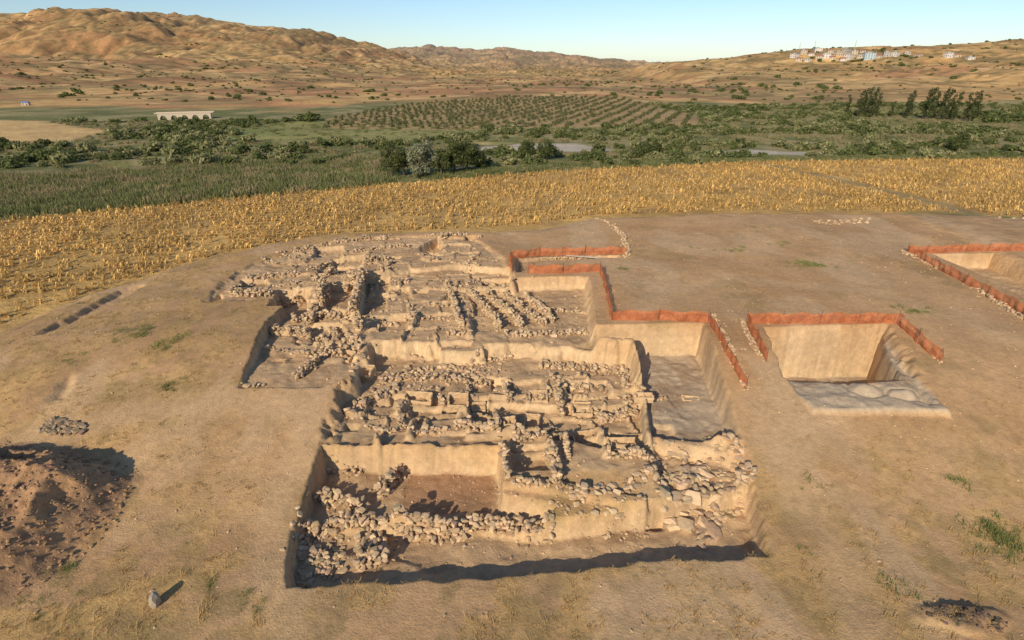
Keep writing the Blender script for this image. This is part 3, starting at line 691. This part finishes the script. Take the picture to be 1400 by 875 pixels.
p=samp(9000,-170,10,75,210);p=p[inz(p,'brown',-.3)&~inz(p,'reeds',0)&~infield(p,.5)&~anyriv(p)];mass('dry_riverside_grass',p[:1400],RB+RD,.8,1.4);mass('brown_scrub',p[1400:2100],BO+BD+BL,.6,1.7)
p=samp(9000,-40,200,105,175);s_=sdf(p[:,0],p[:,1],FIELD);p=p[(s_>.5)&(s_<7)][:1100];mass('field_edge_reeds',p,RD+BO,.7,1.3,1.)
p=samp(3000,-150,150,150,330);p=p[inz(p,'crop',-1)][:260];mass('crop_field_scrub',p,BO+RD,.5,1.1)
OT=[bushp(i,col(.10,.115,.045),col(.185,.19,.085),150,1.) for i in range(3)]
a_=math.radians(-20);gx_,gy_=np.meshgrid(np.arange(-400,400,6.5),np.arange(-100,800,5.5));px=(gx_*math.cos(a_)-gy_*math.sin(a_)).ravel();py=(gx_*math.sin(a_)+gy_*math.cos(a_)).ravel()
p=np.stack([px,py],-1)+rng.normal(0,.4,(len(px),2));p=p[inz(p,'orchard',0)];mass('orchard_trees',p,OT,1.2,1.8,1.1)
p=samp(24000,-2200,1400,380,2500,.98)
k=(fbm(p[:,0]/130,p[:,1]/130,4,510)>.53)&~inz(p,'orchard',10);p=p[k][:3400];mass('hillside_scrub',p,BD,1.3,4.6,.9)
p=samp(1600,-700,700,330,900,.98);p=p[~inz(p,'orchard',5)][:600];mass('hillside_scrub',p,BD,.9,2.6)
def bigtree(name,base,H,R,ca_,cb_,n=2600):
    bl=[];tr=[((0,0,-.3),(rng.normal(0,.15),rng.normal(0,.15),H*.45),.22,.14)]
    top=tr[0][1]
    for k in range(11):
        a=rng.uniform(0,6.28);r=R*rng.uniform(.25,.75);z=H*rng.uniform(.22,.8);c_=(math.cos(a)*r,math.sin(a)*r,z)
        bl.append((*c_,R*rng.uniform(.28,.5),.9));tr.append(((top[0]*.7,top[1]*.7,H*rng.uniform(.15,.42)),c_,.1,.03))
    bl.append((0,0,H*.82,R*.4,.9))
    me=plant_mesh(name,bl,n,.17,ca_,cb_,tr);o=link(bpy.data.objects.new(name,me));z=float(hbase(np.array([base[0]]),np.array([base[1]]))[0]);o.location=(base[0],base[1],z);return o
for (u,v,H,R,kk) in [(536,246,6.4,2.8,0),(552,247,5.4,2.4,0),(573,249,6.2,2.6,1),(588,246,6.7,2.5,1),(604,247,5.2,2.2,0),(622,244,6.5,2.9,0),(640,242,6.4,2.8,0),(652,240,5.2,2.2,0),(748,221,4.5,2.4,0),(720,216,3.6,2.2,0),(885,218,3.2,2.2,0),(895,216,3.5,2.4,0),(1190,212,3.8,2.6,0),(1310,205,4.5,3.,0)]:
    cA,cB=(col(.06,.078,.027),col(.135,.155,.055)) if kk==0 else (col(.19,.20,.115),col(.32,.33,.21))
    bigtree('willow_tree',atz(u,v,FZ-.8),H,R,cA,cB)
em=link(bpy.data.objects.new('poplar_tree_row',None))
PO=[]
for i in range(4):
    bl=[(rng.normal(0,.3),rng.normal(0,.3),z,.85-.05*abs(z-5),1.2) for z in np.arange(1.4,10.5,.8)]
    PO.append(plant_mesh('poplar',bl,800,.22,col(.045,.06,.022),col(.10,.12,.045),[((0,0,-.3),(0,0,9.5),.18,.04)]))
for u,v,s in [(1157,158,.8),(1172,160,1.),(1178,158,1.05),(1184,160,1.1),(1190,161,1.1),(1197,160,.9),(1218,160,.6),(1237,162,.9),(1242,161,1.),(1262,163,1.1),(1267,164,1.15),(1275,163,1.),(1283,165,1.15),(1291,164,1.1),(1297,164,.9),(1303,165,1.),(1318,165,.9),(1325,166,1.),(1332,165,1.)]:
    q=march(u,v,hbase0,100,900);o=bpy.data.objects.new('poplar',PO[rng.integers(0,4)]);o.location=q;o.scale=(s*1.1,s*1.1,s);o.rotation_euler=(0,0,rng.uniform(0,6));link(o,em)
pp=np.array([march(u,rng.uniform(160,169),hbase0,100,900)[:2] for u in np.linspace(1335,1460,34)]);mass('windbreak_trees',pp,BD,3.,5.)
pp=np.array([march(u,v,hbase0,100,1500)[:2] for u,v in [(1303,108),(1238,78),(1245,80),(1273,79),(1298,77),(1120,84),(1175,84),(1205,70),(1330,78),(415,165),(420,166),(426,164),(1008,135),(1385,88),(1392,90),(1270,150),(1110,80),(1140,84),(1165,85),(1195,84),(1230,82)]]);mass('hillside_trees',pp,BD,3.,6.)
def tuft(ca_,cb_,n=16,h=.16,sp_=.09):
    V=[];C_=[]
    for i in range(n):
        x,y=rng.normal(0,sp_,2);hh_=h*rng.uniform(.5,1.2);lx,ly=rng.normal(0,.07,2);a=rng.uniform(0,6.28);w=.012;dx,dy=math.cos(a)*w,math.sin(a)*w
        V+=[(x-dx,y-dy,0),(x+dx,y+dy,0),(x+lx+dx*.3,y+ly+dy*.3,hh_),(x+lx-dx*.3,y+ly-dy*.3,hh_)];t_=rng.random();C_+=[ca_*(1-t_)+cb_*t_]*4
    return np.array(V).reshape(-1,4,3),np.array(C_).reshape(-1,4,3)
def tufts(name,x,y,s,protos_):
    Vs=[];Cc=[];zz=hgrid(x,y)
    for i in range(len(x)):
        v,c_=protos_[rng.integers(0,len(protos_))];Vs.append(v*s[i]+np.array([x[i],y[i],zz[i]]));Cc.append(c_)
    V=np.concatenate(Vs).reshape(-1,3);link(bpy.data.objects.new(name,mesh_arr(name,V,np.arange(len(V)).reshape(-1,4),np.concatenate(Cc).reshape(-1,3),M_LEAF)))
TD=[tuft(col(.56,.39,.18),col(.42,.28,.12),12,.10) for i in range(5)];TG=[tuft(col(.16,.19,.055),col(.26,.28,.10),40,.14,.16) for i in range(4)]
x=rng.uniform(-32,45,34000);y=rng.uniform(9,60,34000)
fl=FLOOR[np.clip(((y-y0)/ST).astype(int),0,len(ys)-1),np.clip(((x-x0)/ST).astype(int),0,len(xs)-1)]
g=smooth((26-y+(fbm(x/20,y/20,3,103)-.5)*14)/12)*.8+smooth((-10-x+(fbm(x/20,y/20,3,103)-.5)*10)/10)*.6+.05
k=(fl<.05)&(sdf(x,y,MOUND)<3)&(fbm(x/1.3,y/1.3,4,102)>.44)&(rng.random(len(x))<g)&(sdf(x,y,HEAP)>0)
for L in pth: k&=dline(x,y,L)>.7
x=x[k];y=y[k];print('TUFT',len(x));tufts('dry_grass',x,y,rng.uniform(.5,1.2,len(x)),TD)
gx_=[];gy_=[];gs_=[]
for u,v,r,n in [(1345,722,.5,14),(1370,738,.6,20),(1385,745,.5,12),(1095,360,1.,22),(1110,362,.8,14),(1005,341,.7,12),(1070,333,.5,6),(1245,424,.6,14),(182,458,.9,14),(195,452,.6,8),(218,475,.5,8),(232,462,.5,6),(232,528,.5,7),(1100,660,.4,4),(1310,655,.6,5),(1215,795,.5,5),(60,845,.7,6),(310,800,.6,3),(350,830,.6,4),(1110,760,.3,3),(500,300,.5,5),(1030,310,.5,5),(100,775,.4,5),(955,340,.5,4),(90,490,.6,5),(850,368,.3,3)]:
    c=near(u,v);gx_+=list(c[0]+rng.normal(0,r,n));gy_+=list(c[1]+rng.normal(0,r*.7,n));gs_+=list(rng.uniform(.5,1.3,n))
tufts('green_weeds',np.array(gx_),np.array(gy_),np.array(gs_),TG)

# ------------------------------------------------------------------ buildings
M_WH,_,_=flat('white_plaster',(.58,.54,.49));M_CR,_,_=flat('cream_plaster',(.46,.38,.29));M_GR,_,_=flat('concrete',(.36,.34,.31));M_RF,_,_=flat('tile_roof',(.34,.16,.10));M_BL,_,_=flat('blue_sheet',(.10,.20,.42));M_WIN,_,_=flat('window_glass',(.04,.05,.06),.2);M_LB,_,_=flat('pale_blue_plaster',(.38,.46,.50));M_BR,_,_=flat('bridge_masonry',(.52,.43,.33))
def part(name,boxes,mat,par):
    v,f=join([boxq(*b_) for b_ in boxes]);return link(bpy.data.objects.new(name,mesh_arr(name,v,f,None,mat)),par)
def house(u,v,w,d,st_,mw,mr,gable=False,name='village_house',H=3.):
    q=march(u,v,hbase0,100,3000)
    if name=='village_house': w*=.9;d*=.9;H=2.7
    em=link(bpy.data.objects.new(name,None));em.location=q;em.rotation_euler=(0,0,rng.uniform(-.5,.5));h=st_*H
    part('walls',[(-w/2,w/2,-d/2,d/2,-2,h)],mw,em)
    if gable:
        e_=.4*w/9;V=np.array([[-w/2-e_,-d/2-e_,h],[w/2+e_,-d/2-e_,h],[w/2+e_,d/2+e_,h],[-w/2-e_,d/2+e_,h],[-w/2+.5,0,h+.25*d],[w/2-.5,0,h+.25*d]])
        me=bpy.data.meshes.new('roof');me.from_pydata([tuple(a) for a in V],[],[(0,1,5,4),(2,3,4,5),(1,2,5),(3,0,4),(0,3,2,1)]);me.materials.append(mr);link(bpy.data.objects.new('roof',me),em)
    else:
        part('roof',[(-w/2-.3,w/2+.3,-d/2-.3,d/2+.3,h+.003,h+.3),(-w/4,w/8,-d/6,d/6,h+.3,h+1.5)],mr,em)
    wn=[];nx_=max(2,int(w/3))
    for s_ in range(st_):
        z_=s_*H;k_=H/3
        for i in range(nx_):
            cx_=-w/2+w*(i+.5)/nx_
            if s_==0 and i==nx_//2: wn.append((cx_-.5*k_,cx_+.5*k_,-d/2-.03,-d/2+.1,0,2.1*k_))
            else: wn.append((cx_-.6*k_,cx_+.6*k_,-d/2-.03,-d/2+.1,z_+1*k_,z_+2.3*k_))
        for yy in (-d/4,d/4): wn.append((-w/2-.03,-w/2+.1,yy-.5*k_,yy+.5*k_,z_+1*k_,z_+2.3*k_))
    part('windows_and_door',wn,M_WIN,em)
for a in [(1086,79,11,9,2,M_WH,M_GR),(1098,74,10,8,2,M_CR,M_GR),(1108,76,9,8,1,M_WH,M_RF,True),(1118,71,12,9,2,M_WH,M_GR),(1128,79,13,10,2,M_WH,M_GR),(1138,81,9,8,1,M_CR,M_RF,True),(1145,76,11,9,2,M_CR,M_GR),(1157,72,10,9,2,M_GR,M_GR),(1160,80,11,9,2,M_WH,M_GR),(1168,75,9,8,2,M_CR,M_GR),(1187,81,16,10,3,M_LB,M_GR),(1200,79,9,8,1,M_CR,M_RF,True),(1212,77,11,9,2,M_GR,M_GR),(1224,77,10,8,2,M_WH,M_GR),(1255,77,10,8,1,M_CR,M_RF,True),(1296,78,10,8,2,M_WH,M_GR),(1308,78,9,8,1,M_CR,M_RF,True),(1326,81,10,8,1,M_WH,M_GR),(1178,72,9,8,1,M_CR,M_RF,True),
  (1092,83,9,8,1,M_CR,M_RF,True),(1134,74,9,7,2,M_CR,M_RF,True),(1175,82,10,8,2,M_CR,M_GR),(1240,74,9,8,1,M_GR,M_GR),(1152,83,9,8,1,M_WH,M_RF,True),(1104,84,9,8,1,M_WH,M_GR),(1120,82,10,8,2,M_CR,M_RF,True)]: house(*a)
house(36,144,3.4,2.4,1,M_CR,M_BL,True,'blue_roofed_shed',1.4)
for u,v in ((1092,72),(1113,69),(1168,69)):
    q=march(u,v,hbase0,100,3000);pr_=[]
    for sx,sy in ((-1,-1),(1,-1),(1,1),(-1,1)): pr_.append(tube((sx,sy,-1),(sx*.2,sy*.2,14),.1,.07,4))
    for z in range(0,14,3):
        f=1-z*.8/14
        pr_.append(tube((-f,-f,z),(f,-f,z+2),.05,.05,4));pr_.append(tube((f,f,z),(-f,f,z+2),.05,.05,4))
    v_,f_=join(pr_);o=link(bpy.data.objects.new('lattice_mast',mesh_arr('lattice_mast',v_,f_,None,M_GR)));o.location=q
q1=np.array(atz(218,164,VZ));q2=np.array(atz(290,162,VZ));L=np.hypot(*(q2-q1));na=5
em=link(bpy.data.objects.new('arched_bridge',None));em.location=(*((q1+q2)/2),VZ);em.rotation_euler=(0,0,math.atan2((q2-q1)[1],(q2-q1)[0]))
bm=bmesh.new();outline=[(-L/2,-1.5)]
for i in range(na):
    a0=-L/2+L*i/na+.7;a1=-L/2+L*(i+1)/na-.7;outline.append((a0,-1.5))
    for k in range(0,13):
        th=math.pi*(1-k/12);outline.append(((a0+a1)/2+math.cos(th)*(a1-a0)/2,.2+math.sin(th)*1.6))
    outline.append((a1,-1.5))
outline+=[(L/2,-1.5),(L/2,2.4),(-L/2,2.4)]
vs=[bm.verts.new((x_,-2.5,z_)) for x_,z_ in outline];f=bm.faces.new(vs);r=bmesh.ops.extrude_face_region(bm,geom=[f]);bmesh.ops.translate(bm,vec=(0,5,0),verts=[e for e in r['geom'] if isinstance(e,bmesh.types.BMVert)])
bmesh.ops.recalc_face_normals(bm,faces=bm.faces);me=bpy.data.meshes.new('arches');bm.to_mesh(me);me.materials.append(M_BR);link(bpy.data.objects.new('arches',me),em)
part('parapets',[(-L/2-1,L/2+1,-2.6,-2.3,2.403,2.8),(-L/2-1,L/2+1,2.3,2.6,2.403,2.8)],M_BR,em)

# ------------------------------------------------------------------ light, sky, camera
EL=math.radians(27);TH=math.radians(25)
ts=Vector((-math.sin(TH)*math.cos(EL),-math.cos(TH)*math.cos(EL),math.sin(EL)))
sd=bpy.data.lights.new('sun','SUN');sd.energy=4.9;sd.angle=math.radians(.5);sd.color=(1,.86,.65)
so=link(bpy.data.objects.new('sun',sd));so.rotation_euler=ts.to_track_quat('Z','Y').to_euler()
w=bpy.data.worlds.new('World');S.world=w;w.use_nodes=True;t=w.node_tree;bg=t.nodes['Background']
sk=t.nodes.new('ShaderNodeTexSky');sk.sky_type='NISHITA';sk.sun_disc=False;sk.sun_elevation=EL;sk.sun_rotation=math.pi+TH;sk.altitude=600;sk.air_density=1.;sk.dust_density=.5;sk.ozone_density=4.
t.links.new(sk.outputs[0],bg.inputs[0]);bg.inputs[1].default_value=.125
cd=bpy.data.cameras.new('camera');cd.sensor_width=36;cd.lens=36*F/1400;cd.clip_end=20000;cd.clip_start=.5
co=link(bpy.data.objects.new('camera',cd));co.location=(0,0,CH);co.rotation_euler=(math.pi/2-PT,0,0);S.camera=co
S.view_settings.view_transform='Standard';S.view_settings.look='None';S.view_settings.exposure=0
